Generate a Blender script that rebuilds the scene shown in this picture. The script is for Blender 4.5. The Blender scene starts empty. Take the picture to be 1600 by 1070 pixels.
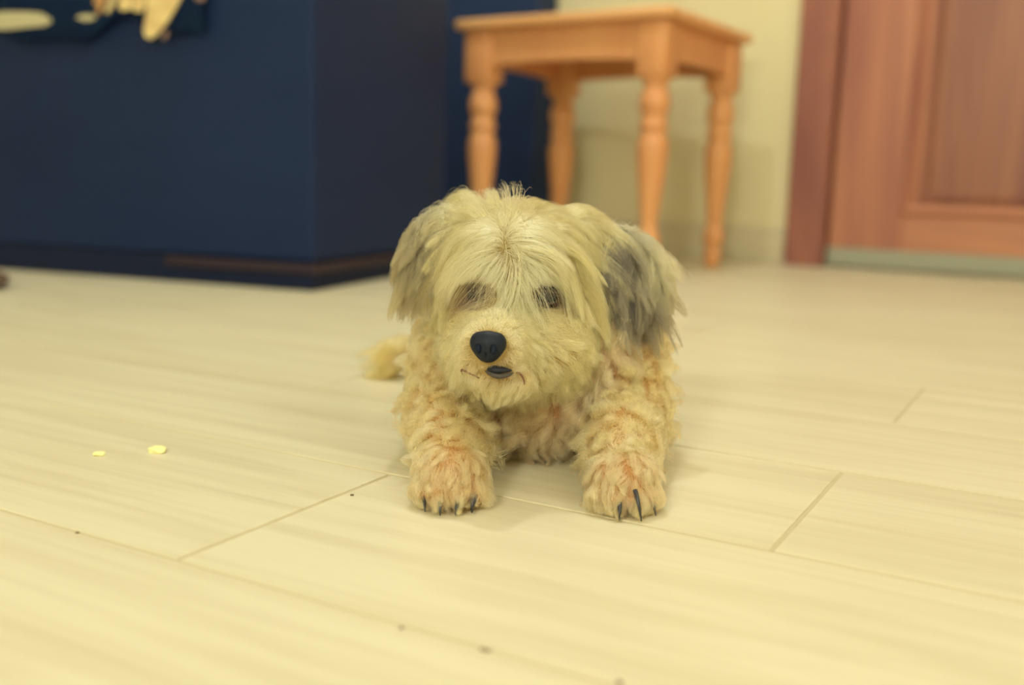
import bpy, bmesh, math, random
import numpy as np
from mathutils import Vector, Matrix, kdtree

random.seed(7)
rng = np.random.default_rng(11)
S = bpy.context.scene
COL = S.collection

# ------------------------------------------------------------------ camera
F_PX, PITCH, ROLL, CAM_H = 1600.0, math.radians(9.1), math.atan(0.030), 0.20
FW = np.array([0, math.cos(PITCH), -math.sin(PITCH)])
R0 = np.array([1.0, 0, 0]); U0 = np.array([0, math.sin(PITCH), math.cos(PITCH)])
RT = math.cos(ROLL) * R0 + math.sin(ROLL) * U0
UP = -math.sin(ROLL) * R0 + math.cos(ROLL) * U0
CAM = np.array([0, 0, CAM_H])

cd = bpy.data.cameras.new('camera')
cam = bpy.data.objects.new('camera', cd); COL.objects.link(cam)
cd.sensor_width = 36; cd.lens = 36.0 * F_PX / 1600
M = Matrix(((RT[0], UP[0], -FW[0], 0), (RT[1], UP[1], -FW[1], 0), (RT[2], UP[2], -FW[2], CAM_H), (0, 0, 0, 1)))
cam.matrix_world = M
cd.clip_start = 0.02
cd.dof.use_dof = True; cd.dof.focus_distance = 0.655; cd.dof.aperture_fstop = 3.3
S.camera = cam

# ------------------------------------------------------------------ world, lamps, exposure
w = bpy.data.worlds.new('world'); S.world = w; w.use_nodes = True
w.node_tree.nodes['Background'].inputs[0].default_value = (1, .9, .62, 1)
w.node_tree.nodes['Background'].inputs[1].default_value = 0.05

def lamp(name, loc, watts, radius, color):
    l = bpy.data.lights.new(name, 'POINT'); l.energy = watts; l.shadow_soft_size = radius; l.color = color
    o = bpy.data.objects.new(name, l); COL.objects.link(o); o.location = loc
    return o
lamp('ceiling_lamp', (-0.15, 1.50, 2.20), 36, 0.05, (.97, 1.04, .95))
lamp('room_lamp', (1.5, -.6, 1.90), 30, 0.20, (.97, 1.04, .96))
lamp('corner_lamp', (-.72, -1.45, 1.30), 66, 0.12, (.97, 1.04, .96))

S.view_settings.view_transform = 'Standard'
S.view_settings.look = 'None'
S.view_settings.gamma = 1
S.view_settings.use_curve_mapping = False
S.view_settings.exposure = -0.06

# ------------------------------------------------------------------ helpers
def at(u, v, d):
    """world point that lies d metres in front of the lens, seen at (u, v)"""
    return CAM + (FW + (u - 800) / F_PX * RT - (v - 535) / F_PX * UP) * d

WALL_A = math.radians(-29.0)                       # the room is turned 29 degrees to the lens
TU = np.array([math.cos(WALL_A), math.sin(WALL_A), 0]); TN = np.array([-math.sin(WALL_A), math.cos(WALL_A), 0])
def room(t, wv, z=0.0):
    return TU * t + TN * wv + np.array([0, 0, z])
ROOM_M = Matrix.Rotation(WALL_A, 4, 'Z')

def tag(o, label=None, cat=None, group=None, kind=None):
    if label: o['label'] = label
    if cat: o['category'] = cat
    if group: o['group'] = group
    if kind: o['kind'] = kind
    return o

def link(name, me, mat=None, parent=None, smooth=False):
    if isinstance(me, bmesh.types.BMesh):
        bm = me; me = bpy.data.meshes.new(name); bm.to_mesh(me); bm.free()
    o = bpy.data.objects.new(name, me); COL.objects.link(o)
    if mat: me.materials.append(mat)
    if smooth:
        for p in me.polygons: p.use_smooth = True
    if parent: o.parent = parent
    return o

def empty(name, loc, rz=0):
    o = bpy.data.objects.new(name, None); COL.objects.link(o)
    o.location = loc; o.rotation_euler = (0, 0, rz); o.empty_display_size = .05
    return o

def add_box(bm, lo, hi, bevel=0, seg=1):
    lo = Vector(lo); hi = Vector(hi); c = (lo + hi) / 2; s = hi - lo
    g = bmesh.ops.create_cube(bm, size=1, matrix=Matrix.Translation(c) @ Matrix.Diagonal((s.x, s.y, s.z, 1)))
    if bevel:
        es = list({e for v in g['verts'] for e in v.link_edges})
        bmesh.ops.bevel(bm, geom=es, offset=bevel, segments=seg, profile=.5, affect='EDGES')
    return bm

def box(lo, hi, bevel=0, seg=1):
    return add_box(bmesh.new(), lo, hi, bevel, seg)

def add_lathe(bm, prof, n=28):
    rings = []
    for r, z in prof:
        rings.append([bm.verts.new((r * math.cos(2 * math.pi * k / n), r * math.sin(2 * math.pi * k / n), z)) for k in range(n)])
    for a, b in zip(rings, rings[1:]):
        for k in range(n):
            bm.faces.new((a[k], a[(k + 1) % n], b[(k + 1) % n], b[k]))
    bm.faces.new(list(reversed(rings[0]))); bm.faces.new(rings[-1])
    return bm

def smooth_prof(pts, per=5):
    """Catmull-Rom through (r, z) control points"""
    P = [np.array(p, float) for p in pts]; P = [P[0]] + P + [P[-1]]
    out = []
    for i in range(1, len(P) - 2):
        for k in range(per):
            t = k / per
            out.append(tuple(.5 * ((2 * P[i]) + (-P[i - 1] + P[i + 1]) * t + (2 * P[i - 1] - 5 * P[i] + 4 * P[i + 1] - P[i + 2]) * t * t
                                   + (-P[i - 1] + 3 * P[i] - 3 * P[i + 1] + P[i + 2]) * t ** 3)))
    out.append(tuple(P[-2])); return out

def add_tube(bm, pts, radii, n=8, flat=1.0):
    pts = [Vector(p) for p in pts]; rings = []
    for i, p in enumerate(pts):
        d = (pts[min(i + 1, len(pts) - 1)] - pts[max(i - 1, 0)]).normalized()
        ref = Vector((0, 0, 1)) if abs(d.z) < .9 else Vector((1, 0, 0))
        a = d.cross(ref).normalized(); b = d.cross(a)
        rings.append([bm.verts.new(p + (a * math.cos(2 * math.pi * k / n) + b * math.sin(2 * math.pi * k / n) * flat) * radii[i]) for k in range(n)])
    for a, b in zip(rings, rings[1:]):
        for k in range(n):
            bm.faces.new((a[k], a[(k + 1) % n], b[(k + 1) % n], b[k]))
    bm.faces.new(list(reversed(rings[0]))); bm.faces.new(rings[-1])
    bmesh.ops.recalc_face_normals(bm, faces=bm.faces)
    return bm

# ------------------------------------------------------------------ materials
def mat(name, color, rough=.5, spec=.4):
    m = bpy.data.materials.new(name); m.use_nodes = True
    b = m.node_tree.nodes['Principled BSDF']
    b.inputs['Base Color'].default_value = (*color, 1); b.inputs['Roughness'].default_value = rough
    b.inputs['Specular IOR Level'].default_value = spec
    return m

def grain(m, c0, c1, scale, detail=6, distort=.4, fine=None, coord='Object', bump=0, lo=.35, hi=.68, fine_amt=.35):
    """streaked colour variation: noise stretched by `scale`, shifted for each piece"""
    nt = m.node_tree; N = nt.nodes.new; L = nt.links.new
    b = nt.nodes['Principled BSDF']
    tc = N('ShaderNodeTexCoord'); oi = N('ShaderNodeObjectInfo')
    mul = N('ShaderNodeVectorMath'); mul.operation = 'SCALE'; mul.inputs[0].default_value = (3.1, 5.7, 2.3)
    L(oi.outputs['Random'], mul.inputs['Scale'])
    add = N('ShaderNodeVectorMath'); add.operation = 'ADD'
    L(tc.outputs[coord], add.inputs[0]); L(mul.outputs[0], add.inputs[1])
    mp = N('ShaderNodeMapping'); mp.inputs['Scale'].default_value = scale
    L(add.outputs[0], mp.inputs['Vector'])
    nz = N('ShaderNodeTexNoise'); nz.inputs['Scale'].default_value = 1; nz.inputs['Detail'].default_value = detail
    nz.inputs['Distortion'].default_value = distort
    L(mp.outputs[0], nz.inputs['Vector'])
    fac = nz.outputs['Fac']
    if fine:
        mp2 = N('ShaderNodeMapping'); mp2.inputs['Scale'].default_value = fine
        L(add.outputs[0], mp2.inputs['Vector'])
        n2 = N('ShaderNodeTexNoise'); n2.inputs['Scale'].default_value = 1; n2.inputs['Detail'].default_value = 4
        L(mp2.outputs[0], n2.inputs['Vector'])
        mx = N('ShaderNodeMix'); mx.data_type = 'FLOAT'; mx.inputs[0].default_value = fine_amt
        L(nz.outputs['Fac'], mx.inputs[2]); L(n2.outputs['Fac'], mx.inputs[3]); fac = mx.outputs[0]
    rp = N('ShaderNodeValToRGB'); rp.color_ramp.elements[0].position = lo; rp.color_ramp.elements[1].position = hi
    rp.color_ramp.elements[0].color = (*c0, 1); rp.color_ramp.elements[1].color = (*c1, 1)
    L(fac, rp.inputs[0]); L(rp.outputs[0], b.inputs['Base Color'])
    if bump:
        bp = N('ShaderNodeBump'); bp.inputs['Strength'].default_value = bump; bp.inputs['Distance'].default_value = .001
        L(fac, bp.inputs['Height']); L(bp.outputs[0], b.inputs['Normal'])
    return m

M_PLANK = grain(mat('pale_oak_plank', (.8, .76, .68), .42, .35), (.60, .52, .345), (.735, .66, .485), (2.2, 30, 1), 5, .9, (5, 130, 1), bump=.10, lo=.28, hi=.58, fine_amt=.30)
M_GROUT = mat('plank_joint', (.59, .50, .33), .8, .1)
M_WALL = grain(mat('cream_wall', (.78, .74, .58), .85, .2), (.76, .675, .425), (.80, .71, .46), (3, 3, 3), 3, 0)
M_CEIL = mat('white_ceiling', (.85, .83, .78), .9, .1)
M_BASE = grain(mat('beige_baseboard', (.6, .5, .33), .5, .3), (.58, .51, .35), (.66, .58, .41), (4, 4, 18), 3, .2)
M_DOOR = grain(mat('brown_door_wood', (.5, .2, .12), .38, .4), (.36, .135, .105), (.60, .265, .145), (11, 11, .9), 6, .7, (60, 60, 2.5), lo=.34, hi=.66)
M_DOORH = grain(mat('brown_door_wood_lying', (.5, .2, .12), .38, .4), (.36, .135, .105), (.60, .265, .145), (.9, 11, 11), 6, .7, (2.5, 60, 60), lo=.34, hi=.66)
M_CASING = grain(mat('dark_casing_wood', (.3, .1, .07), .4, .4), (.26, .092, .08), (.39, .152, .105), (8, 8, 2.5), 5, .8, lo=.3, hi=.7)
M_STRIP = mat('grey_draught_strip', (.36, .36, .28), .5, .3)
M_ORANGE = grain(mat('orange_varnished_pine', (.8, .38, .15), .32, .45), (.70, .285, .125), (.82, .41, .165), (9, 9, 2), 5, .5, (50, 50, 4), lo=.3, hi=.7)
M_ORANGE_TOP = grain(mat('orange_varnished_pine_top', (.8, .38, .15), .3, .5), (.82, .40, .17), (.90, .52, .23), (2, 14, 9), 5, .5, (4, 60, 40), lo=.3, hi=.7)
M_NAVY = grain(mat('dark_navy_panel', (.01, .02, .05), .6, .2), (.0078, .0205, .078), (.0102, .0250, .087), (2, 2, 9), 4, .3)
M_NAVY2 = grain(mat('navy_panel', (.02, .04, .1), .6, .2), (.018, .036, .105), (.022, .042, .12), (2, 2, 9), 4, .3)
M_PANEL = grain(mat('door_panel_wood', (.4, .16, .1), .38, .4), (.22, .08, .068), (.37, .152, .097), (11, 11, .9), 6, .7, (60, 60, 2.5), lo=.34, hi=.66)
M_PLINTH = mat('brown_black_plinth', (.040, .026, .040), .5, .2)
M_PLINTH_DARK = mat('black_plinth_board', (.0075, .014, .050), .6, .2)
M_CLOTH = grain(mat('dark_green_cloth', (.02, .06, .09), .9, .1), (.0075, .020, .070), (.0095, .027, .072), (14, 14, 14), 2, .4)
M_LEAF = grain(mat('tan_leaf_print', (.7, .5, .2), .85, .1), (.72, .52, .26), (.86, .70, .34), (30, 30, 60), 3, .3)
M_LEAF_PALE = mat('pale_leaf_print', (.55, .50, .33), .85, .1)
M_LEAF_OR = mat('orange_leaf_print', (.68, .38, .17), .85, .1)
M_LEAF_PINK = mat('brown_leaf_print', (.30, .19, .15), .85, .1)

# ------------------------------------------------------------------ the room
T0, T1, W0, W1, ZC = -3.0, 2.5, -1.9, 2.68, 2.5
def struct(name, bm, m, parent=None):
    o = link(name, bm, m, parent)
    o.matrix_world = ROOM_M
    return tag(o, kind='structure')

floor = struct('floor', box((T0 - .1, W0 - .1, -.10), (T1 + .1, W1 + .12, -.0009)), M_GROUT)
PW, PL, GAP = 0.1885, 1.20, .0030
W_REF, T_REF = .359, {-1: -.80, 0: -.394, 1: -.135, 2: -.62, 3: -.13}
r0 = int(math.floor((W0 - W_REF) / PW)); r1 = int(math.ceil((W1 - W_REF) / PW))
plank_cache = {}
for r in range(r0, r1):
    a = W_REF + r * PW; b = min(a + PW, W1 + .05); a = max(a, W0 - .05)
    off = T_REF.get(r, random.uniform(-PL, 0))
    k0 = int(math.floor((T0 - off) / PL))
    t = off + k0 * PL
    while t < T1:
        lo, hi = max(t, T0 - .05), min(t + PL, T1 + .05)
        if hi - lo > .02:
            key = (round(hi - lo, 4), round(b - a, 4))
            if key not in plank_cache:
                h_ = .0026
                bm = box((GAP / 2, GAP / 2, -.006), (hi - lo - GAP / 2, b - a - GAP / 2, 0), .0004, 1)
                me = bpy.data.meshes.new('plank'); bm.to_mesh(me); bm.free(); me.materials.append(M_PLANK)
                plank_cache[key] = me
            o = bpy.data.objects.new('plank', plank_cache[key]); COL.objects.link(o); o.parent = floor
            o.location = (lo, a, random.uniform(-.00025, .0002))
        t += PL

DT0, DT1 = None, None
def on_wall(u, v, wv):
    d = FW + (u - 800) / F_PX * RT - (v - 535) / F_PX * UP
    s = (wv - CAM @ TN) / (d @ TN)
    p = CAM + d * s
    return float(p @ TU), float(p[2])

W_LEAF, W_CAS = 2.700, 2.655
cas_l = on_wall(1231, 300, W_CAS)[0]
cas_r = on_wall(1291, 300, W_CAS)[0]
door_l = cas_r + .004
DOOR_W, DOOR_H = .78, 2.02
door_r = door_l + DOOR_W
# back wall in three pieces round the doorway
wb = bmesh.new()
add_box(wb, (T0 - .1, W1, 0), (cas_l + .03, W1 + .12, ZC))
add_box(wb, (door_r + .03, W1, 0), (T1 + .1, W1 + .12, ZC))
add_box(wb, (cas_l + .03, W1, DOOR_H + .04), (door_r + .03, W1 + .12, ZC))
struct('wall_back', wb, M_WALL)
struct('wall_left', box((T0 - .1, W0 - .1, 0), (T0, W1, ZC)), M_WALL)
struct('wall_right', box((T1, W0 - .1, 0), (T1 + .1, W1, ZC)), M_WALL)
struct('wall_front', box((T0, W0 - .1, 0), (T1, W0, ZC)), M_WALL)
struct('ceiling', box((T0 - .1, W0 - .1, ZC), (T1 + .1, W1 + .12, ZC + .1)), M_CEIL)
bb = bmesh.new(); add_box(bb, (T0, W1 - .013, 0), (cas_l - .001, W1, .094), .004, 2)
struct('baseboard_back', bb, M_BASE)

door = struct('door_1', box((door_l, W_LEAF + .012, .045), (door_r, W_LEAF + .038, DOOR_H)), M_DOOR)
def dpart(name, lo, hi, m, bevel=.003, seg=2):
    return link(name, box(lo, hi, bevel, seg), m, door)
st_w = on_wall(1412, 300, W_LEAF)[0] - door_l
rail_b, rail_t = .045, on_wall(1412, 324, W_LEAF)[1]
pan_b = on_wall(1412, 306, W_LEAF)[1]
dpart('stile', (door_l, W_LEAF, .045), (door_l + st_w, W_LEAF + .037, DOOR_H), M_DOOR)
dpart('stile', (door_r - st_w, W_LEAF, .045), (door_r, W_LEAF + .037, DOOR_H), M_DOOR)
dpart('rail', (door_l + st_w, W_LEAF + .0005, .045), (door_r - st_w, W_LEAF + .037, rail_t - .012), M_DOORH)
dpart('rail', (door_l + st_w, W_LEAF + .0005, .98), (door_r - st_w, W_LEAF + .037, 1.12), M_DOORH)
dpart('rail', (door_l + st_w, W_LEAF + .0005, DOOR_H - .13), (door_r - st_w, W_LEAF + .037, DOOR_H), M_DOORH)
def molding(za, zb):
    x0, x1 = door_l + st_w, door_r - st_w
    wd = .022
    for (a, b, axis) in (((x0, za), (x1, za), 0), ((x0, zb), (x1, zb), 0), ((x0, za), (x0, zb), 1), ((x1, za), (x1, zb), 1)):
        bm = bmesh.new()
        s = 1 if (axis == 0 and a[1] == za) or (axis == 1 and a[0] == x0) else -1
        # rounded bead: profile (across, out)
        prof = [(-.004, 0), (-.004, .006), (.002, .0105), (.008, .0105), (.014, .005), (.018, .0005), (wd, -.006), (wd, -.012), (-.004, -.012)]
        ends = []
        for e in (a, b):
            ring = []
            for p, q in prof:
                if axis == 0:
                    inset = p * (1 if e is a else -1)
                    ring.append(bm.verts.new((e[0] + inset, W_LEAF - q, e[1] + s * p)))
                else:
                    inset = p * (1 if e is a else -1)
                    ring.append(bm.verts.new((e[0] + s * p, W_LEAF - q, e[1] + inset)))
            ends.append(ring)
        n = len(prof)
        for k in range(n):
            bm.faces.new((ends[0][k], ends[0][(k + 1) % n], ends[1][(k + 1) % n], ends[1][k]))
        bm.faces.new(ends[0]); bm.faces.new(list(reversed(ends[1])))
        bmesh.ops.recalc_face_normals(bm, faces=bm.faces)
        link('molding', bm, M_DOORH if axis == 0 else M_DOOR, door)
def raised_panel(za, zb):
    x0, x1 = door_l + st_w + .02, door_r - st_w - .02
    bm = bmesh.new()
    def ring(ins, y): return [bm.verts.new((x0 + ins, y, za + ins)), bm.verts.new((x1 - ins, y, za + ins)), bm.verts.new((x1 - ins, y, zb - ins)), bm.verts.new((x0 + ins, y, zb - ins))]
    rs = [ring(0, W_LEAF + .014), ring(.034, W_LEAF + .009), ring(.036, W_LEAF + .003), ring(.046, W_LEAF + .0015)]
    for a, b in zip(rs, rs[1:]):
        for k in range(4): bm.faces.new((a[k], a[(k + 1) % 4], b[(k + 1) % 4], b[k]))
    bm.faces.new(rs[-1]); bm.faces.new(list(reversed(rs[0])))
    bmesh.ops.recalc_face_normals(bm, faces=bm.faces)
    link('panel', bm, M_PANEL, door)
for za, zb in ((rail_t - .012, .98), (1.12, DOOR_H - .13)):
    molding(za, zb); raised_panel(za, zb)
tag(dpart('draught_strip', (door_l, W_LEAF - .012, .006), (door_r, W_LEAF + .03, .050), M_STRIP, .003), 'grey strip along the bottom of the door')
def casing(name, x0, x1):
    return dpart(name, (x0, W_CAS, 0), (x1, W_LEAF + .05, DOOR_H + .07), M_CASING, .004)
casing('door_frame', cas_l, cas_r); casing('door_frame', door_r + .004, door_r + .004 + cas_r - cas_l)
dpart('door_frame', (cas_l, W_CAS, DOOR_H + .004), (door_r + .08, W_LEAF + .05, DOOR_H + .074), M_CASING, .004)

# ------------------------------------------------------------------ dark navy cabinet
CA = math.radians(-19.0)
cab = empty('cabinet', (-.338, 1.725, 0), CA)
tag(cab, 'large dark navy cabinet with flat sides on a brown-edged plinth, behind the dog', 'cabinet')
CL, CD, CH = 1.60, .56, .74      # along its front to the left, depth, height
link('body', box((-CL, 0, .050), (0, CD, CH - .022), .006, 2), M_NAVY, cab)
link('top', box((-CL, -.012, CH - .022), (.012, CD, CH), .006, 2), M_NAVY, cab)
link('plinth', box((-CL + .01, .006, .0), (-.006, CD - .02, .050), .002), M_PLINTH_DARK, cab)
link('plinth_edging', box((-.30, -.004, .030), (.004, CD - .02, .046), .002), M_PLINTH, cab)['label'] = 'thin brown strip above the plinth'

# a second dark unit stands flat against the back wall behind the table
ux = on_wall(867, 150, 2.663)[0]; UD = .118
unit = empty('wall_unit', tuple(room(ux, 2.545)), WALL_A)
tag(unit, 'low dark navy wall unit standing against the cream wall behind the side table', 'cabinet')
link('body', box((-1.5, 0, .06), (0, UD, .86), .005, 2), M_NAVY2, unit)
link('top', box((-1.51, -.010, .86), (.010, UD, .885), .005, 2), M_NAVY, unit)
link('plinth', box((-1.49, .012, 0), (-.01, UD, .06), .002), M_PLINTH_DARK, unit)

# cloth hanging over the front edge, printed with leaves
cl = empty('throw', (-.338, 1.725, 0), CA)
tag(cl, 'dark throw printed with tan leaves hanging over the navy cabinet edge', 'throw')
def face_xy(u, v, off):
    """cabinet-local x and z of the pixel's ray on the plane y = -off of the cabinet's front"""
    n = np.array([-math.sin(CA), math.cos(CA), 0]); a = np.array([math.cos(CA), math.sin(CA), 0]); o = np.array([-.338, 1.725, 0])
    d = FW + (u - 800) / F_PX * RT - (v - 535) / F_PX * UP
    s = ((o - n * off - CAM) @ n) / (d @ n)
    p = CAM + d * s - o
    return float(p @ a), float(p[2])
xr = face_xy(318, 10, .02)[0]; xl = -CL + .12
bm = bmesh.new(); nx = 56
rows = []
def hem(x):
    f = (x - xl) / (xr - xl)
    return .432 + .018 * math.sin(f * 23) + .010 * math.sin(f * 51 + 1)
for j, (yy, zz) in enumerate([(.32, CH + .006), (.2, CH + .006), (.06, CH + .006), (.0, CH + .006), (-.018, CH + .001), (-.020, CH - .03), (None, .5), (None, 1.0)]):
    row = []
    for i in range(nx + 1):
        x = xl + (xr - xl) * i / nx
        if yy is None:
            z = CH - .03 + (hem(x) - CH + .03) * zz
            y = -.020 - .0018 * zz * (1 + math.sin(x * 60))
        else: y, z = yy, zz
        row.append(bm.verts.new((x, y, z)))
    rows.append(row)
for a, b in zip(rows, rows[1:]):
    for i in range(nx): bm.faces.new((a[i], a[i + 1], b[i + 1], b[i]))
bmesh.ops.recalc_face_normals(bm, faces=bm.faces)
bmesh.ops.solidify(bm, geom=bm.faces[:], thickness=.003)
link('cloth', bm, M_CLOTH, cl, True)
def motif(poly, m, off=.0265, dx=0, dz=0):
    pts = [face_xy(u, v, off) for u, v in poly]
    pts = [(x + dx, z + dz) for x, z in pts]
    bm = bmesh.new()
    fr = [bm.verts.new((x, -off, z)) for x, z in pts]; bk = [bm.verts.new((x, -off + .002, z)) for x, z in pts]
    n = len(pts)
    bm.faces.new(fr); bm.faces.new(list(reversed(bk)))
    for k in range(n): bm.faces.new((fr[k], fr[(k + 1) % n], bk[(k + 1) % n], bk[k]))
    bmesh.ops.recalc_face_normals(bm, faces=bm.faces)
    link('leaf_motif', bm, m, cl)
motif([(-22, 22), (6, 18), (40, 18), (64, 20), (78, 29), (80, 34), (70, 40), (40, 43), (10, 46), (-22, 45)], M_LEAF_PALE)
motif([(118, 28), (126, 23), (140, 22), (150, 25), (146, 31), (132, 33)], M_LEAF_PALE)
motif([(230, -16), (290, -16), (278, 6), (262, 34), (247, 52), (236, 61), (227, 59), (224, 48), (228, 24)], M_LEAF)
motif([(188, -16), (206, -16), (205, 10), (202, 15), (192, 17), (184, 13)], M_LEAF)
motif([(210, -16), (228, -16), (226, 10), (221, 18), (211, 18), (206, 14)], M_LEAF)
motif([(174, -12), (183, -12), (175, 10), (169, 21), (164, 19), (168, 8)], M_LEAF)
motif([(160, -12), (168, -12), (160, 8), (154, 22), (150, 20), (154, 6)], M_LEAF_OR)
motif([(148, -10), (156, -10), (150, 8), (146, 6)], M_LEAF_OR)
motif([(254, 56), (260, 47), (263, 52), (258, 61), (253, 62)], M_LEAF_PINK)
LONG = [(230, -16), (290, -16), (278, 6), (262, 34), (247, 52), (236, 61), (227, 59), (224, 48), (228, 24)]
WIDE = [(-22, 22), (6, 18), (40, 18), (64, 20), (78, 29), (80, 34), (70, 40), (40, 43), (10, 46), (-22, 45)]
for dx, dz, pl, m_ in ((-.62, .03, LONG, M_LEAF), (-.30, .16, LONG, M_LEAF), (-.48, .20, LONG, M_LEAF), (.08, .15, WIDE, M_LEAF_PALE), (-.36, .06, WIDE, M_LEAF_PALE), (-.20, .22, WIDE, M_LEAF_PALE)):
    motif(pl, m_, .0265, dx, dz)
motif([(300, -10), (320, -10), (318, 2), (308, 2)], M_LEAF_PINK)

# ------------------------------------------------------------------ orange side table
TA = math.radians(-33.0)           # its long edge runs to the left, away from the lens
corner = at(1050, 6, 2.06)
TBZ = float(corner[2])
tab = empty('side_table', (float(corner[0]), float(corner[1]), 0), TA)
tag(tab, 'orange varnished pine side table with turned legs, between cabinet and door', 'table')
TL, TD, TT = .545, .470, .022      # local x runs to -TL (left), local y to +TD (back right)
link('tabletop', box((-TL, 0, TBZ - TT), (0, TD, TBZ), .008, 3), M_ORANGE_TOP, tab)
LG, OV = .068, .018
zt = TBZ - TT
blk = zt - .117
prof = smooth_prof([(.016, 0), (.0185, .012), (.0195, .035), (.017, .050), (.0235, .066), (.0245, .082), (.019, .100), (.0175, .118),
                    (.022, .165), (.028, .225), (.0315, .272), (.030, .296), (.0245, .312), (.0285, .322), (.0285, .332), (.0245, .343),
                    (.0255, .352), (.0305, .368), (.0305, .384), (.0265, .400), (.0235, .408), (.0240, .4145), (.029, .4245), (.0305, .4325)])
for ix in (0, 1):
    for iy in (0, 1):
        cx = -(OV + LG / 2) if ix == 0 else -(TL - OV - LG / 2)
        cy = OV + LG / 2 if iy == 0 else TD - OV - LG / 2
        bm = add_lathe(bmesh.new(), [(r_ * 1.06, z_ * blk / .4285) for r_, z_ in prof])
        add_box(bm, (-LG / 2, -LG / 2, blk), (LG / 2, LG / 2, zt), .006, 2)
        o = link('leg', bm, M_ORANGE, tab, True); o.location = (cx, cy, 0)
AP = .074
def apron(lo, hi, arch_axis):
    """board whose lower edge is cut in a shallow arch"""
    bm = bmesh.new(); n = 16; lo = list(lo); hi = list(hi)
    fr, bk = [], []
    L = hi[arch_axis] - lo[arch_axis]; oth = 1 - arch_axis
    def V(s, o_, z):
        c = [0, 0, z]; c[arch_axis] = lo[arch_axis] + L * s; c[oth] = o_; return bm.verts.new(c)
    for o_ in (lo[oth], hi[oth]):
        low = [V(k / n, o_, zt - AP - .005 * (abs(2 * k / n - 1)) ** 2.2) for k in range(n + 1)]
        up = [V(k / n, o_, zt) for k in range(n + 1)]
        (fr if o_ == lo[oth] else bk).extend([low, up])
    for k in range(n):
        bm.faces.new((fr[0][k], fr[0][k + 1], fr[1][k + 1], fr[1][k])); bm.faces.new((bk[0][k], bk[1][k], bk[1][k + 1], bk[0][k + 1]))
        bm.faces.new((fr[0][k], bk[0][k], bk[0][k + 1], fr[0][k + 1])); bm.faces.new((fr[1][k], fr[1][k + 1], bk[1][k + 1], bk[1][k]))
    for k in (0, n): bm.faces.new((fr[0][k], fr[1][k], bk[1][k], bk[0][k]))
    bmesh.ops.recalc_face_normals(bm, faces=bm.faces)
    return link('apron', bm, M_ORANGE, tab)
a0, a1 = OV + .010, OV + .030
x0, x1 = -(TL - OV - LG), -(OV + LG); y0, y1 = OV + LG, TD - OV - LG
apron((x0, a0), (x1, a1), 0); apron((x0, TD - a1), (x1, TD - a0), 0)
apron((-a1, y0), (-a0, y1), 1); apron((-(TL - a0), y0), (-(TL - a1), y1), 1)

# ------------------------------------------------------------------ crumbs and specks on the floor
M_CRUMB = mat('yellow_crumb', (.90, .86, .42), .8, .1); M_SPECK = mat('brown_speck', (.20, .14, .08), .8, .1)
def floor_at(u, v):
    d = FW + (u - 800) / F_PX * RT - (v - 535) / F_PX * UP
    return CAM - d * CAM_H / d[2]
def lump(name, u, v, sx, sy, sz, m, label, cat, group=None, rz=0, seed=0):
    bm = bmesh.new(); bmesh.ops.create_icosphere(bm, subdivisions=2, radius=1)
    rr = random.Random(seed)
    for vv in bm.verts:
        k = 1 + rr.uniform(-.22, .22)
        vv.co = Vector((vv.co.x * sx * k, vv.co.y * sy * k, max(vv.co.z, -.5) * sz + sz * .5))
    p = floor_at(u, v)
    o = link(name, bm, m); o.location = (float(p[0]), float(p[1]), 0); o.rotation_euler = (0, 0, rz)
    return tag(o, label, cat, group)
lump('crumb', 246, 706, .0068, .006, .003, M_CRUMB, 'larger pale yellow crumb on the floor beside the dog', 'crumb', 'yellow crumbs on the floor', -.4, 1)
lump('crumb', 155, 711, .0045, .004, .0018, M_CRUMB, 'smaller pale yellow crumb on the floor, farther from the dog', 'crumb', 'yellow crumbs on the floor', .2, 2)
lump('speck', 758, 1017, .0026, .0007, .0008, M_SPECK, 'long thin brown speck on the plank in front of the dog', 'speck', 'brown specks on the floor', -.3, 3)
lump('speck', 627, 982, .0010, .0008, .0007, M_SPECK, 'tiny round brown speck in the plank joint in front of the left paw', 'speck', 'brown specks on the floor', 0, 4)
lump('speck', 968, 1067, .0016, .0010, .0008, M_SPECK, 'brown speck at the bottom edge of the photo', 'speck', 'brown specks on the floor', -.3, 5)
lump('speck', 121, 833, .0012, .0009, .0007, M_SPECK, 'tiny brown speck on the floor below the yellow crumbs', 'speck', 'brown specks on the floor', 0, 6)
lump('speck', 550, 774, .0012, .0009, .0007, M_SPECK, 'tiny brown speck on the cross joint beside the left paw', 'speck', 'brown specks on the floor', 0, 8)
bm = bmesh.new(); bmesh.ops.create_uvsphere(bm, u_segments=24, v_segments=12, radius=1)
for vv in bm.verts:
    c = vv.co; vv.co = Vector((c.x * .055 * (1 - .25 * c.y), c.y * .13, (c.z if c.z > -.6 else -.6) * .022 * (1.0 - .2 * c.y) + .0145))
p = floor_at(-92, 446)
o = link('slipper', bm, mat('dark_brown_leather', (.16, .10, .075), .5, .3), None, True)
o.location = (float(p[0]), float(p[1]), 0); o.rotation_euler = (0, 0, math.radians(70))
tag(o, 'rounded dark brown slipper toe on the floor in front of the cabinet', 'slipper')

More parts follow.
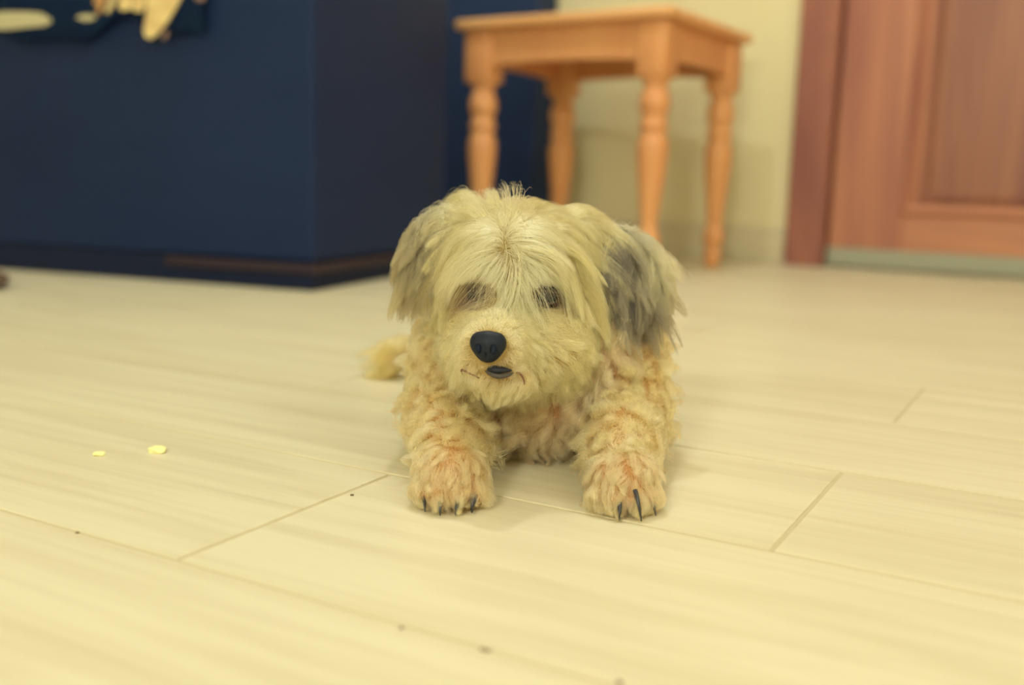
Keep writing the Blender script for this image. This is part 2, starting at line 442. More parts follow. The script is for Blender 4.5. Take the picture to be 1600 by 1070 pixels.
# ------------------------------------------------------------------ the dog: one continuous body grown from a distance field
def V3(*a): return np.array(a, float)
PRIM = []          # (region, kind, data, blend)
def ell(reg, c, r, k=.010, rot=None): PRIM.append((reg, 'e', (np.array(c, float), np.array(r, float), rot), k))
def cap(reg, a, b, ra, rb, k=.010): PRIM.append((reg, 'c', (np.array(a, float), np.array(b, float), ra, rb), k))
def frame(xax, nrm):
    """rows = local axes: x along xax, z along nrm"""
    x = np.array(xax, float); x /= np.linalg.norm(x)
    z = np.array(nrm, float); z -= x * (z @ x); z /= np.linalg.norm(z)
    return np.array([x, np.cross(z, x), z])

SK = at(808, 447, .735)
NOSE = at(762, 541, .622)
EYE_L, EYE_R = at(738, 470, .667), at(854, 464, .672)
MOUTH = at(777, 579, .628)
WHORL = at(785, 388, .668)
# trunk, lying on the floor, head towards the lens
cap('back', V3(.022, .83, .078), V3(.005, .99, .070), .066, .062)
ell('back', V3(-.030, .995, .046), V3(.047, .060, .048)); ell('back', V3(.060, .995, .046), V3(.050, .060, .048))
cap('tail', V3(-.045, 1.055, .035), V3(-.118, 1.005, .017), .014, .011)
ell('chest', V3(.022, .775, .068), V3(.078, .085, .064))
ell('chest', V3(.018, .745, .047), V3(.060, .058, .043))
cap('neck', V3(.020, .80, .095), SK + V3(0, .02, -.03), .062, .048)
# front legs
SHL, SHR = V3(-.036, .765, .075), V3(.078, .765, .075)
ELL_, ELR = V3(-.042, .715, .032), V3(.081, .722, .032)
PWL, PWR = V3(-.0355, .618, .017), V3(.0715, .620, .017)
cap('leg', SHL, ELL_, .036, .029); cap('leg', SHR, ELR, .036, .029)
cap('leg', ELL_, PWL + V3(0, .022, .006), .028, .0175); cap('leg', ELR, PWR + V3(0, .022, .006), .028, .0175)
for P_ in (PWL, PWR):
    ell('paw', P_, V3(.0205, .0225, .0165), .006)
    for q, (dx, dy, rr) in enumerate(((-.0150, -.0130, .0070), (-.0055, -.0185, .0080), (.0055, -.0185, .0080), (.0150, -.0130, .0070))):
        ell('paw', P_ + V3(dx, dy, -.0075), V3(rr, rr * 1.25, rr * 1.05), .002)
# head
ell('head', SK, V3(.054, .060, .055))
ell('head', SK + V3(-.002, -.030, .012), V3(.040, .036, .036))
cap('muzzle', at(800, 530, .700), at(765, 551, .645), .034, .0200, .010)
ell('cheek', at(752, 542, .688), V3(.0225, .030, .025)); ell('cheek', at(852, 542, .698), V3(.030, .034, .028))
ell('cheek', at(798, 566, .690), V3(.032, .030, .018))
ell('chin', at(787, 590, .655), V3(.018, .019, .0105), .006)
ell('head', at(900, 372, .750), V3(.022, .025, .020)); ell('head', at(734, 350, .745), V3(.013, .022, .014))
# ears
EBL, ETL = at(694, 342, .725), at(648, 462, .715)
EBR, ETR = at(930, 352, .735), at(988, 498, .722)
ERL = frame(ETL - EBL, V3(-.45, -.85, .2)); ERR = frame(ETR - EBR, V3(.35, -.9, .15))
ell('ear_l', at(668, 392, .732), V3(.034, .0190, .0075), .006, ERL)
ell('ear_r', at(974, 424, .738), V3(.037, .026, .0085), .006, ERR)
ell('ear_r', at(1000, 418, .748), V3(.026, .020, .009), .006, ERR)

def prim_sdf(p, kind, d):
    if kind == 'e':
        c, r, rot = d
        q = p - c.astype(p.dtype)
        if rot is not None: q = q @ rot.T.astype(p.dtype)
        k0 = np.linalg.norm(q / r.astype(p.dtype), axis=-1); k1 = np.linalg.norm(q / (r * r).astype(p.dtype), axis=-1)
        return k0 * (k0 - 1) / np.maximum(k1, 1e-6)
    a, b, ra, rb = d
    ab = (b - a); pa = p - a.astype(p.dtype)
    h = np.clip(pa @ ab.astype(p.dtype) / (ab @ ab), 0, 1)
    return np.linalg.norm(pa - h[..., None] * ab.astype(p.dtype), axis=-1) - (ra + (rb - ra) * h)

G0, G1, GH = np.array([-.165, .575, -.012]), np.array([.165, 1.085, .225]), .0028
GN = np.ceil((G1 - G0) / GH).astype(int)
gx, gy, gz = [G0[i] + GH * np.arange(GN[i]) for i in range(3)]
GP = np.stack(np.meshgrid(gx, gy, gz, indexing='ij'), -1).astype(np.float32)
SD = None
for reg, kind, d, k in PRIM:
    s = prim_sdf(GP, kind, d)
    if SD is None: SD = s
    else:
        h = np.clip(.5 + .5 * (SD - s) / k, 0, 1)
        SD = SD + (s - SD) * h - k * h * (1 - h)
SD = np.maximum(SD, .0012 - GP[..., 2])           # flat where it rests on the floor
del GP

def surface_nets(V, origin, h):
    ins = V < 0
    nx, ny, nz = V.shape
    acc = np.zeros((nx - 1, ny - 1, nz - 1, 3), np.float32); cnt = np.zeros((nx - 1, ny - 1, nz - 1), np.float32)
    def sl(o): return tuple(slice(o[i], o[i] + (nx - 1, ny - 1, nz - 1)[i]) for i in range(3))
    for ax in range(3):
        for o in np.ndindex(2, 2, 2):
            if o[ax]: continue
            o2 = list(o); o2[ax] = 1
            A, B = V[sl(o)], V[sl(o2)]
            m = (A < 0) != (B < 0)
            t = np.where(m, A / np.where(m, A - B, 1), 0)
            for i in range(3):
                acc[..., i] += np.where(m, (t if i == ax else o[i]), 0)
            cnt += m
    act = cnt > 0
    idx = -np.ones(act.shape, np.int64); ijk = np.argwhere(act); idx[act] = np.arange(len(ijk))
    verts = origin + h * (ijk + acc[act] / cnt[act][:, None])
    faces = []
    for ax in range(3):
        b, c = (ax + 1) % 3, (ax + 2) % 3
        sA = [slice(None)] * 3; sB = [slice(None)] * 3; sA[ax] = slice(0, -1); sB[ax] = slice(1, None)
        chg = ins[tuple(sA)] != ins[tuple(sB)]; e = np.argwhere(chg)
        e = e[(e[:, b] > 0) & (e[:, c] > 0) & (e[:, b] < V.shape[b] - 1) & (e[:, c] < V.shape[c] - 1)]
        q = []
        for db, dc in ((1, 1), (0, 1), (0, 0), (1, 0)):
            f = e.copy(); f[:, b] -= db; f[:, c] -= dc; q.append(idx[f[:, 0], f[:, 1], f[:, 2]])
        q = np.stack(q, 1)
        flip = ~ins[e[:, 0], e[:, 1], e[:, 2]]
        q[flip] = q[flip][:, ::-1]
        faces.append(q)
    return verts, np.concatenate(faces)

def np_mesh(name, v, f):
    me = bpy.data.meshes.new(name); me.from_pydata(v.tolist(), [], f.tolist()); me.update()
    for p in me.polygons: p.use_smooth = True
    return me

DV, DF = surface_nets(SD, G0, GH)
GRAD = np.stack(np.gradient(SD, GH), -1).astype(np.float32)
def gsample(p):
    q = (p - G0) / GH; q = np.clip(q, 0, GN - 1.001); i = q.astype(int); f = q - i
    r = 0
    for o in np.ndindex(2, 2, 2):
        wgt = np.prod([f[:, a] if o[a] else 1 - f[:, a] for a in range(3)], axis=0)
        r = r + wgt * SD[i[:, 0] + o[0], i[:, 1] + o[1], i[:, 2] + o[2]]
    n = GRAD[np.round(q).astype(int)[:, 0].clip(0, GN[0] - 1), np.round(q).astype(int)[:, 1].clip(0, GN[1] - 1), np.round(q).astype(int)[:, 2].clip(0, GN[2] - 1)]
    return r, n / np.maximum(np.linalg.norm(n, axis=1, keepdims=True), 1e-6)
def first_hit(u, v):
    dd = np.arange(.58, .80, .0005); q = np.array([at(u, v, x) for x in dd]); s_, _ = gsample(q)
    return q[np.argmax(s_ < 0)]
EYE_L, EYE_R = first_hit(742, 463), first_hit(856, 464)
REGS = ['head', 'muzzle', 'cheek', 'chin', 'ear_l', 'ear_r', 'neck', 'chest', 'back', 'leg', 'paw', 'tail']
def regions(p):
    best = np.full(len(p), 9.); out = np.zeros(len(p), int)
    for reg, kind, d, k in PRIM:
        s = prim_sdf(p, kind, d); m = s < best
        best[m] = s[m]; out[m] = REGS.index(reg)
    return out

# albedo of the coat, region by region: (light, dark)
COAT = {'head': ((.78, .59, .25), (.43, .31, .125)), 'muzzle': ((.84, .63, .29), (.66, .46, .19)), 'cheek': ((.84, .60, .26), (.62, .41, .16)),
        'chin': ((.84, .58, .26), (.70, .45, .18)), 'ear_l': ((.31, .245, .12), (.075, .056, .042)), 'ear_r': ((.34, .27, .15), (.050, .042, .040)),
        'neck': ((.84, .58, .25), (.70, .43, .17)), 'chest': ((.92, .51, .25), (.72, .325, .165)), 'back': ((.80, .55, .23), (.66, .42, .16)),
        'leg': ((.90, .55, .23), (.74, .385, .15)), 'paw': ((.88, .555, .25), (.74, .37, .16)), 'tail': ((.80, .47, .155), (.70, .38, .115))}
def mat_attr(name, attr, rough, spec):
    m = mat(name, (.7, .55, .3), rough, spec)
    a = m.node_tree.nodes.new('ShaderNodeAttribute'); a.attribute_name = attr
    m.node_tree.links.new(a.outputs['Color'], m.node_tree.nodes['Principled BSDF'].inputs['Base Color'])
    return m
M_SKIN = mat_attr('dog_undercoat', 'coat', .9, .05)
DR = regions(DV)
dme = np_mesh('dog', DV, DF)
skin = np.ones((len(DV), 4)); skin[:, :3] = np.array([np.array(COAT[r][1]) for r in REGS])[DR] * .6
for e in (EYE_L, EYE_R):
    m = np.linalg.norm(DV - e, axis=1) < .013; skin[m, :3] = (.16, .095, .075)
ca = dme.attributes.new('coat', 'FLOAT_COLOR', 'POINT'); ca.data.foreach_set('color', skin.astype(np.float32).ravel())
dog = link('dog', dme, M_SKIN)
tag(dog, 'small shaggy cream and tan dog with grey ears lying on the pale plank floor', 'dog')

# ---- hair
M_HAIR = bpy.data.materials.new('dog_hair'); M_HAIR.use_nodes = True
nt = M_HAIR.node_tree; nt.nodes.remove(nt.nodes['Principled BSDF'])
hb = nt.nodes.new('ShaderNodeBsdfHairPrincipled'); hb.parametrization = 'COLOR'
at_ = nt.nodes.new('ShaderNodeAttribute'); at_.attribute_name = 'hair_color'
hb.inputs['Roughness'].default_value = .42; hb.inputs['Radial Roughness'].default_value = .55
nt.links.new(at_.outputs['Color'], hb.inputs['Color'])
nt.links.new(hb.outputs[0], nt.nodes['Material Output'].inputs['Surface'])

# root sampling on the triangulated skin
TRI = np.concatenate([DF[:, [0, 1, 2]], DF[:, [0, 2, 3]]])
ta = np.linalg.norm(np.cross(DV[TRI[:, 1]] - DV[TRI[:, 0]], DV[TRI[:, 2]] - DV[TRI[:, 0]]), axis=1) / 2
tc_ = DV[TRI].mean(1); treg = DR[TRI[:, 0]]

def norm(a): return a / np.maximum(np.linalg.norm(a, axis=-1, keepdims=True), 1e-9)
def tang(d, n): return d - n * (d * n).sum(-1, keepdims=True)
DOWN = V3(0, 0, -1)

def dens_of(reg):        # strands per cm2
    return {'head': 150, 'muzzle': 230, 'cheek': 170, 'chin': 190, 'ear_l': 130, 'ear_r': 130, 'neck': 80, 'chest': 110, 'back': 28, 'leg': 120, 'paw': 210, 'tail': 110}[reg]

def roots_for(reg):
    m = np.where(treg == REGS.index(reg))[0]
    m = m[tc_[m, 2] > .003]
    dn = dens_of(reg) * np.ones(len(m))
    if reg in ('neck', 'head'): dn[tc_[m, 1] > .79] *= .5
    ex = ta[m] * 1e4 * dn
    n = int(ex.sum()); t = rng.choice(m, n, p=ex / ex.sum())
    a, b = rng.random((2, n)); fl = a + b > 1; a[fl], b[fl] = 1 - a[fl], 1 - b[fl]
    A, B, C = DV[TRI[t, 0]], DV[TRI[t, 1]], DV[TRI[t, 2]]
    p = A + (B - A) * a[:, None] + (C - A) * b[:, None]
    keep = np.ones(n, bool)
    keep &= np.linalg.norm((p - NOSE) / np.array([1.12, 1, .98]), axis=1) > .0116
    keep &= np.linalg.norm((p - MOUTH) / np.array([1.5, 1, .62]), axis=1) > .0072
    keep &= np.linalg.norm(p - EYE_R, axis=1) > .0088
    keep &= np.linalg.norm(p - EYE_L, axis=1) > .0060
    return p[keep]

UPV = norm(V3(0, .45, .9))
def flow_head(p, n, tt):
    d = p - WHORL; d = d - UPV * np.clip(d @ UPV, 0, .016)[:, None]
    o = norm(tang(d, n))
    side = np.abs(d[:, 0:1])
    g = np.clip((side - .015) / .05, 0, 1)
    jit = np.sin(p * 1900 + p[:, [1, 2, 0]] * 2700) * np.exp(-np.linalg.norm(d, axis=1, keepdims=True) / .008)
    o = norm(o + .9 * jit)
    return norm(o + DOWN * (.25 + 1.0 * g) * (.5 + tt))
def flow_face(p, n, tt):
    o = norm(tang(p - (NOSE + V3(.004, -.01, .008)), n))
    return norm(o * 1.0 + DOWN * (.35 + .5 * tt))
def flow_down(p, n, tt):
    out = np.stack([np.sign(p[:, 0] - .02) * .15, -.25 * np.ones(len(p)), -np.ones(len(p))], -1)
    return norm(tang(out, n) + out * .3)
def flow_back(p, n, tt):
    out = np.stack([(p[:, 0] - .02) * 6, .6 * np.ones(len(p)), -.6 * np.ones(len(p))], -1)
    return norm(tang(out, n))
def flow_leg(p, n, tt):
    out = np.stack([np.zeros(len(p)), -1.0 * np.ones(len(p)), -.45 * np.ones(len(p))], -1)
    return norm(tang(out, n))
def flow_paw(p, n, tt):
    c = np.where((p[:, 0:1] < .02), PWL, PWR)
    out = norm((p - c) * np.array([1.2, .5, 0])) * .35 + V3(0, -.75, -.55)
    return norm(tang(out, n))
def flow_ear(base, tip, spread):
    def f(p, n, tt):
        ax = norm(tip - base)
        lat = (p - base) - ((p - base) @ ax)[:, None] * ax
        return norm(ax + lat * spread + DOWN * (.35 + .6 * tt))
    return f
def flow_tail(p, n, tt):
    return norm(V3(-1, -.45, -.25) + 0 * p)

HAIR = {  # length, length spread, lift, gravity, clump radius, clump strength, curl amplitude, curl turns, hair radius
    'head':   (.036, .20, .42, .35, .0060, .62, .0007, .5, .00013),
    'muzzle': (.0135, .25, .42, .25, .0036, .50, .0005, .5, .00011),
    'cheek':  (.0135, .25, .42, .25, .0040, .50, .0010, .7, .00012),
    'chin':   (.0085, .25, .35, .30, .0045, .45, .0006, .7, .00011),
    'ear_l':  (.022, .25, .22, .65, .0042, .70, .0008, .6, .00013),
    'ear_r':  (.026, .25, .24, .65, .0042, .75, .0008, .6, .00013),
    'neck':   (.022, .25, .45, .40, .0058, .52, .0022, 1.2, .00012),
    'chest':  (.021, .25, .50, .35, .0062, .62, .0032, 1.4, .00013),
    'back':   (.024, .25, .45, .30, .0085, .60, .0025, 1.2, .00020),
    'leg':    (.0155, .25, .50, .30, .0055, .58, .0026, 1.2, .00012),
    'paw':    (.0105, .25, .42, .30, .0045, .60, .0009, .7, .00011),
    'tail':   (.022, .25, .50, .25, .0070, .55, .0015, 1.0, .00014)}
FLOW = {'head': flow_head, 'muzzle': flow_face, 'cheek': flow_face, 'chin': flow_down, 'ear_l': flow_ear(EBL, ETL, 2), 'ear_r': flow_ear(EBR, ETR, 4),
        'neck': flow_down, 'chest': flow_down, 'back': flow_back, 'leg': flow_leg, 'paw': flow_paw, 'tail': flow_tail}
KN = 9

def hair_for(reg):
    L0, ls, lift, grav, crad, cstr, camp, cturn, rad = HAIR[reg]
    root = roots_for(reg); n = len(root)
    _, nr = gsample(root)
    dL, dR = np.linalg.norm(root - EYE_L, axis=1), np.linalg.norm(root - EYE_R, axis=1)
    # clumps
    area = n / (dens_of(reg) * 1e4)
    nc = max(8, int(area / (math.pi * crad ** 2) * 1.6)); nc = min(nc, n)
    cen = rng.choice(n, nc, replace=False)
    kd = kdtree.KDTree(nc)
    jit = root + rng.normal(0, crad * .25, root.shape)
    for i, c in enumerate(cen): kd.insert(root[c], i)
    kd.balance()
    cid = np.array([kd.find(p)[1] for p in jit]); cid[cen] = np.arange(nc)
    cl_len = 1 + rng.normal(0, .16, nc); cl_ph = rng.random(nc) * 6.28; cl_st = np.clip(cstr + rng.normal(0, .12, nc), .1, .95)
    cl_lift = rng.normal(0, .14, nc); cl_dir = rng.normal(0, .22, (nc, 3)); cl_tone = rng.random(nc)
    if reg in ('chest', 'leg', 'neck', 'back'): cl_dir *= 2.2
    ln = L0 * cl_len[cid] * (1 + rng.uniform(-ls, ls, n))
    lf = lift + cl_lift[cid] + rng.normal(0, .08, n)
    d = root - WHORL
    if reg == 'head':
        lock = np.exp(-(((d[:, 0] - .006) / .020) ** 2)) * np.clip((-d[:, 2] - .000) / .006, 0, 1) * np.clip((.034 + d[:, 2]) / .01, 0, 1)
        ln *= 1 + .05 * lock; lf += .30 * lock
        topm = np.clip((d[:, 2] - .012) / .02, 0, 1); lf += topm * (.36 + .7 * (cl_tone[cid] - .4))
        ln *= 1 - .05 * topm
        ln *= 1 - .35 * np.clip((-.032 - root[:, 0]) / .012, 0, 1)
    socket = np.exp(-(np.minimum(dL / 1.35, dR) / .0105) ** 2)
    ln *= 1 - .72 * socket
    if reg in ('muzzle', 'cheek'):
        nd = np.linalg.norm(root - NOSE, axis=1)
        ln *= np.clip(.32 + (nd - .012) / .035, .32, 1)
        md = np.linalg.norm((root - MOUTH) / np.array([1.6, 1, 1]), axis=1)
        ln *= np.clip(.40 + (md - .009) / .03, .4, 1)
    if reg == 'neck': ln *= np.where(root[:, 1] < .75, .8, 1)
    tone = np.clip(cl_tone[cid] * .62 + rng.random(n) * .38, 0, 1)
    # grow
    P = np.zeros((n, KN, 3)); P[:, 0] = root
    fl = FLOW[reg]
    cur = norm(nr * np.clip(lf + .35, .1, 1.4)[:, None] + fl(root, nr, 0.0) + cl_dir[cid] * .5)
    pos = root.copy(); off = rng.uniform(.0004, .006, n) * min(1, L0 / .02)
    step = ln / (KN - 1)
    for k in range(1, KN):
        t = k / (KN - 1)
        s, nn = gsample(pos)
        want = norm(fl(pos, nn, t) + nn * np.clip(lf * (1 - t * .8), -.1, 2)[:, None] + DOWN * grav * t + cl_dir[cid])
        cur = norm(cur * .5 + want * .5)
        pos = pos + cur * step[:, None]
        s, nn = gsample(pos)
        push = np.clip(off * min(1, k / 3) - s, 0, .02)
        pos = pos + nn * push[:, None]
        pos[:, 2] = np.maximum(pos[:, 2], .0006)
        P[:, k] = pos
    tk = np.linspace(0, 1, KN)
    # curl
    if camp:
        ax = norm(P[:, -1] - P[:, 0]); e1 = norm(np.cross(ax, V3(.3, .9, .2))); e2 = np.cross(ax, e1)
        ph = cl_ph[cid] + rng.normal(0, .35, n)
        ang = ph[:, None] + 2 * math.pi * cturn * tk[None] * (1 + .3 * (cl_tone[cid] - .5))[:, None]
        amp = camp * (tk ** .8)[None] * (1 + rng.normal(0, .2, n))[:, None]
        P += e1[:, None] * (np.cos(ang) * amp)[..., None] + e2[:, None] * (np.sin(ang) * amp)[..., None]
    # clump
    c = cl_st[cid][:, None] * (tk ** 1.3)[None] * (1 - .25 * rng.random(n))[:, None] * np.where(rng.random(n) < .10, .25, 1)[:, None]
    P = P + (P[cen][cid] - P) * c[..., None]
    P[:, 1:] += rng.normal(0, .00022, (n, KN - 1, 3)) * tk[None, 1:, None]
    P[..., 2] = np.maximum(P[..., 2], .0005)
    if reg in ('head', 'muzzle', 'cheek'):          # hair clipped short over the eyes
        kcut = np.full(n, KN - 1.0)
        spare = rng.random(n) < (.10 if reg == 'head' else 0)
        for e, rx, rz in ((EYE_L, .0150, .0092), (EYE_R, .0112, .0072)):
            dv = norm(CAM - e)
            q = P - e; al = np.clip(q @ dv, 0, .05); q = q - al[..., None] * dv
            hit = ((q[..., 0] / rx) ** 2 + (q[..., 2] / rz) ** 2 + (np.minimum(q[..., 1], 0) / .012) ** 2) < 1
            hit[:, 0] = False
            hit &= rng.random((n, 1)) < (.97 if rx > .012 else .92)
            first = np.where(hit.any(1), hit.argmax(1), KN)
            near = np.linalg.norm(root - e, axis=1) < .0085
            kcut = np.where(spare | near, kcut, np.minimum(kcut, np.maximum(first - .6, .8)))
        if reg == 'head':                            # fringe cut level above the nose bridge
            q = P - at(800, 512, .66)
            hit = (q[..., 2] < .0 + .0035 * np.sin(root[:, 0:1] * 700)) & (np.abs(q[..., 0]) < .034) & (q[..., 1] < .02)
            first = np.where(hit.any(1), hit.argmax(1), KN)
            kcut = np.minimum(kcut, np.maximum(first - .5, 1.0))
        tq = tk[None] * kcut[:, None]; i0 = np.minimum(tq.astype(int), KN - 2); fr_ = (tq - i0)[..., None]
        ar = np.arange(n)[:, None]
        P = P[ar, i0] * (1 - fr_) + P[ar, i0 + 1] * fr_
    # colour
    li, dk = np.array(COAT[reg][0]), np.array(COAT[reg][1])
    if reg == 'ear_r':
        ax = norm(ETR - EBR); rel = root - EBR; al = rel @ ax
        outer = np.clip((root[:, 0] - .082) / .022, 0, 1) * np.clip(1.25 - al / .050, 0, 1)
        tone = np.clip(tone * .75 - .05, 0, 1)
        base = dk + (li - dk) * (tone ** 1.4)[:, None]
        base = base * (1 - outer[:, None]) + np.array([.74, .62, .32]) * outer[:, None]
        top = np.clip(1 - al / .016, 0, 1)[:, None]
        base = base * (1 - top) + np.array([.72, .60, .31]) * top
    elif reg == 'ear_l':
        ax = norm(ETL - EBL); al = (root - EBL) @ ax
        base = dk + (li - dk) * (tone ** .8)[:, None]
        top = np.clip(1 - al / .012, 0, 1)[:, None] * .25
        base = base * (1 - top) + np.array([.62, .52, .27]) * top
    else:
        base = dk + (li - dk) * tone[:, None]
    sc = np.clip(socket * 1.6, 0, 1)[:, None] * .95
    base = base * (1 - sc) + np.array([.12, .068, .05]) * sc
    if reg == 'head':
        lk = (lock * (.35 + .65 * tone))[:, None] * .8
        base = base * (1 - lk) + np.array([.90, .77, .42]) * lk
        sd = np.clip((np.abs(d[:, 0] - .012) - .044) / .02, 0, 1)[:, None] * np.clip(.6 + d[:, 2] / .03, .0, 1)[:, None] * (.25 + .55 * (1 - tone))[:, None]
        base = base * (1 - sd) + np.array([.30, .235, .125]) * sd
    if reg in ('chin', 'muzzle', 'cheek'):
        md = np.linalg.norm((root - MOUTH) / np.array([2.0, 1, 1.0]), axis=1)
        sc = (np.clip(1.2 - md / .016, 0, 1) * .5)[:, None]
        base = base * (1 - sc) + np.array([.70, .44, .26]) * sc
    base = base * (1 + rng.normal(0, .10, (n, 1)).clip(-.25, .22))
    if reg == 'head':
        nw = np.exp(-(np.linalg.norm(d - UPV * np.clip(d @ UPV, 0, .016)[:, None], axis=1) / .010) ** 2)[:, None]
        base = base * (1 - nw) + np.array([.86, .70, .34]) * nw
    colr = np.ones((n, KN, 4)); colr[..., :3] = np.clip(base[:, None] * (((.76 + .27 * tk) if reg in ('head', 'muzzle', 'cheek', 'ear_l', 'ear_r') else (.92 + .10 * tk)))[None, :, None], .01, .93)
    radi = rad * (1 - .75 * tk[None] ** 1.6) * (1 + .2 * rng.normal(0, 1, (n, 1)).clip(-1.5, 1.5))
    return P, colr, radi

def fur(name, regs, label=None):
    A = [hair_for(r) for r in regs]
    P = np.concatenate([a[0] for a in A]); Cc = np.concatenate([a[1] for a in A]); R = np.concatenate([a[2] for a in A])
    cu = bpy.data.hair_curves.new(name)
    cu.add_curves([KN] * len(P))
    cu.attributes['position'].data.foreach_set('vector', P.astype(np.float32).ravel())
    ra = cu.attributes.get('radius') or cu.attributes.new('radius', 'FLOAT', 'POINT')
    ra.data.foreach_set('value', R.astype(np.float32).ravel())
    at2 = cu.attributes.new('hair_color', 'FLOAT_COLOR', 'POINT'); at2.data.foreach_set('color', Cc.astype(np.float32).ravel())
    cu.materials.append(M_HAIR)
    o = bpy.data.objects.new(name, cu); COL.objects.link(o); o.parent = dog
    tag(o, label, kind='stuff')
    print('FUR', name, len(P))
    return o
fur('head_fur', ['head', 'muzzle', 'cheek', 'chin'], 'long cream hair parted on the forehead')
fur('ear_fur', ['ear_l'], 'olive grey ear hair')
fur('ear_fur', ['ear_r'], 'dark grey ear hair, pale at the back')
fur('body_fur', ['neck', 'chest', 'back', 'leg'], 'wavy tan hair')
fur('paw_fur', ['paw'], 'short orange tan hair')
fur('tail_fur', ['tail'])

# ---- nose, eyes, mouth, claws
M_NOSE = mat('black_nose', (.010, .014, .026), .5, .22); M_NOSTRIL = mat('nostril', (.006, .012, .03), .6, .2)
def sd_mesh(fn, lo, hi, h):
    lo, hi = np.array(lo), np.array(hi); nn_ = np.ceil((hi - lo) / h).astype(int)
    g = np.stack(np.meshgrid(*[lo[i] + h * np.arange(nn_[i]) for i in range(3)], indexing='ij'), -1)
    return surface_nets(fn(g), lo, h)
def smin(a, b, k):
    hh = np.clip(.5 + .5 * (b - a) / k, 0, 1); return b + (a - b) * hh - k * hh * (1 - hh)
def E_(p, c, r): return prim_sdf(p, 'e', (np.array(c, float), np.array(r, float), None))
def nose_fn(p):
    s = E_(p, (0, .001, .001), (.0092, .0075, .0085))
    for sx in (-1, 1): s = smin(s, E_(p, (sx * .0064, .0015, .0018), (.0048, .0062, .0062)), .003)
    s = smin(s, E_(p, (0, .0015, -.0046), (.0066, .0060, .0056)), .004)
    for sx in (-1, 1): s = np.maximum(s, -E_(p, (sx * .0047, -.0070, -.0010), (.0019, .0042, .0031)))
    s = np.maximum(s, -(np.maximum(np.abs(p[..., 0]) - .0004, np.abs(p[..., 2] + .006) - .0035) + np.maximum(p[..., 1] + .0050, 0)))
    return s
nv, nf = sd_mesh(nose_fn, (-.014, -.012, -.014), (.014, .012, .014), .0005)
yaw = math.radians(-10); Rz = np.array([[math.cos(yaw), -math.sin(yaw), 0], [math.sin(yaw), math.cos(yaw), 0], [0, 0, 1]])
nose = link('nose', np_mesh('nose', nv @ Rz.T + NOSE, nf), M_NOSE, dog)
nose['label'] = 'black nose'
for sx in (-1, 1):
    bm = bmesh.new(); bmesh.ops.create_uvsphere(bm, u_segments=14, v_segments=10, radius=1)
    for vv in bm.verts:
        q = Rz @ np.array([vv.co.x * .0020 + sx * .0047, vv.co.y * .0026 - .0042, vv.co.z * .0032 - .0010]) + NOSE; vv.co = q
    link('nostril', bm, M_NOSTRIL, nose, True)
M_EYE = mat('dark_eye', (.010, .012, .020), .07, .4); M_LID = mat('eyelid', (.10, .065, .055), .6, .2)
for e, nm in ((EYE_L, 'l'), (EYE_R, 'r')):
    s, n_ = gsample(np.array([e])); c = e - n_[0] * (s[0] + (.0040 if nm == 'l' else .0022))
    bm = bmesh.new(); bmesh.ops.create_uvsphere(bm, u_segments=20, v_segments=14, radius=.0080, matrix=Matrix.Translation(Vector(c)))
    eye = link('eye', bm, M_EYE, dog, True)
    eye['label'] = 'dark glossy eye behind the fringe'
    bm = bmesh.new()
    for sg, zz in ((1, .0036), (-1, -.0040)):
        pts = []
        for k in range(9):
            a = math.radians(-65 + 130 * k / 8)
            pts.append(Vector(c) + Vector((math.sin(a) * .0078, -math.cos(a) * .0062, zz * math.cos(a) ** .6)))
        add_tube(bm, pts, [.0004 + .0010 * math.sin(math.pi * k / 8) for k in range(9)], 8)
    link('eyelid', bm, M_LID, eye, True)
M_MOUTH = mat('mouth_dark', (.014, .016, .026), .5, .3); M_LIP = mat('lower_lip', (.075, .062, .055), .45, .3); M_LIPLINE = mat('lip_line', (.22, .10, .075), .6, .2)
def on_skin(p, out):
    p = np.array([p], float)
    for _ in range(4):
        s, n_ = gsample(p); p = p - n_ * (s - out)[:, None]
    return p[0]
mo = on_skin(MOUTH, .0012)
bm = bmesh.new(); bmesh.ops.create_uvsphere(bm, u_segments=24, v_segments=12, radius=1)
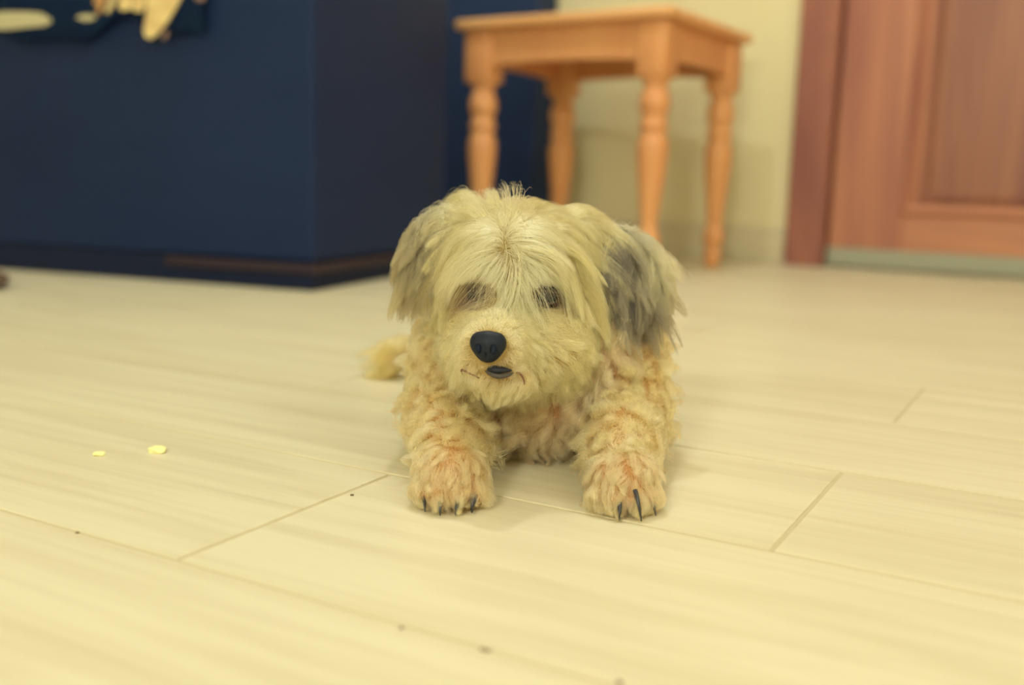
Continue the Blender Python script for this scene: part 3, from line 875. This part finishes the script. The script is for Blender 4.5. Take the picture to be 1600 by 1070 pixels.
for vv in bm.verts:
    x = vv.co.x; q = V3(x * .0088, vv.co.y * .0038 + abs(x) ** 2 * .0030, vv.co.z * .0024 * (1 - .35 * x) - x * .0006 + .0009); vv.co = mo + Rz @ q
mouth = link('mouth', bm, M_MOUTH, dog, True); mouth['label'] = 'small dark open mouth'
bm = bmesh.new(); pts = []
for k in range(11):
    a = -1 + 2 * k / 10; pts.append(mo + Rz @ V3(a * .0092 + .0005, -.0022 + abs(a) ** 2 * .0040, -.0028 + abs(a) ** 2 * .0028 - a * .0008))
add_tube(bm, pts, [.0004 + .0013 * math.sqrt(max(0, 1 - (2 * k / 10 - 1) ** 2)) for k in range(11)], 8)
link('lower_lip', bm, M_LIP, mouth, True)
for pl in (((755, 572), (742, 571), (730, 572), (724, 578), (719, 588)), ((800, 580), (810, 581), (818, 587), (823, 595), (825, 602))):
    bm = bmesh.new(); pts = [on_skin(at(u, v, .636), .0030) for u, v in pl]
    add_tube(bm, pts, [.0003, .0006, .0007, .0006, .0002], 6)
    link('lip_line', bm, M_LIPLINE, mouth, True)
M_CLAW = mat('dark_claw', (.030, .028, .038), .3, .5)
def claw(a, b, c, r):
    pts = []
    for k in range(8):
        t = k / 7; pts.append((1 - t) ** 2 * np.array(a) + 2 * t * (1 - t) * np.array(b) + t * t * np.array(c))
    o = link('claw', add_tube(bmesh.new(), pts, [r * (1 - .8 * (k / 7) ** 1.5) for k in range(8)], 8), M_CLAW, dog, True)
def claws(P_, spec):
    for dx, dy, z0, ex, ey, r in spec:
        a = P_ + V3(dx, dy, z0 - P_[2]); c = np.array([P_[0] + ex, P_[1] + ey, .0012]); b = (a + c) / 2 + V3(0, -.002, .003)
        claw(a, b, c, r)
claws(PWL, ((-.0150, -.0185, .0075, -.0135, -.0285, .0015), (-.0050, -.0255, .0085, -.0040, -.0345, .0018), (.0060, -.0255, .0085, .0050, -.0335, .0018), (.0150, -.0190, .0095, .0145, -.0275, .0026)))
claws(PWR, ((-.0140, -.0190, .0070, -.0080, -.0280, .0017), (-.0040, -.0260, .0105, -.0045, -.0350, .0018), (.0050, -.0270, .0175, .0085, -.0360, .0016), (.0160, -.0180, .0100, .0185, -.0250, .0014)))
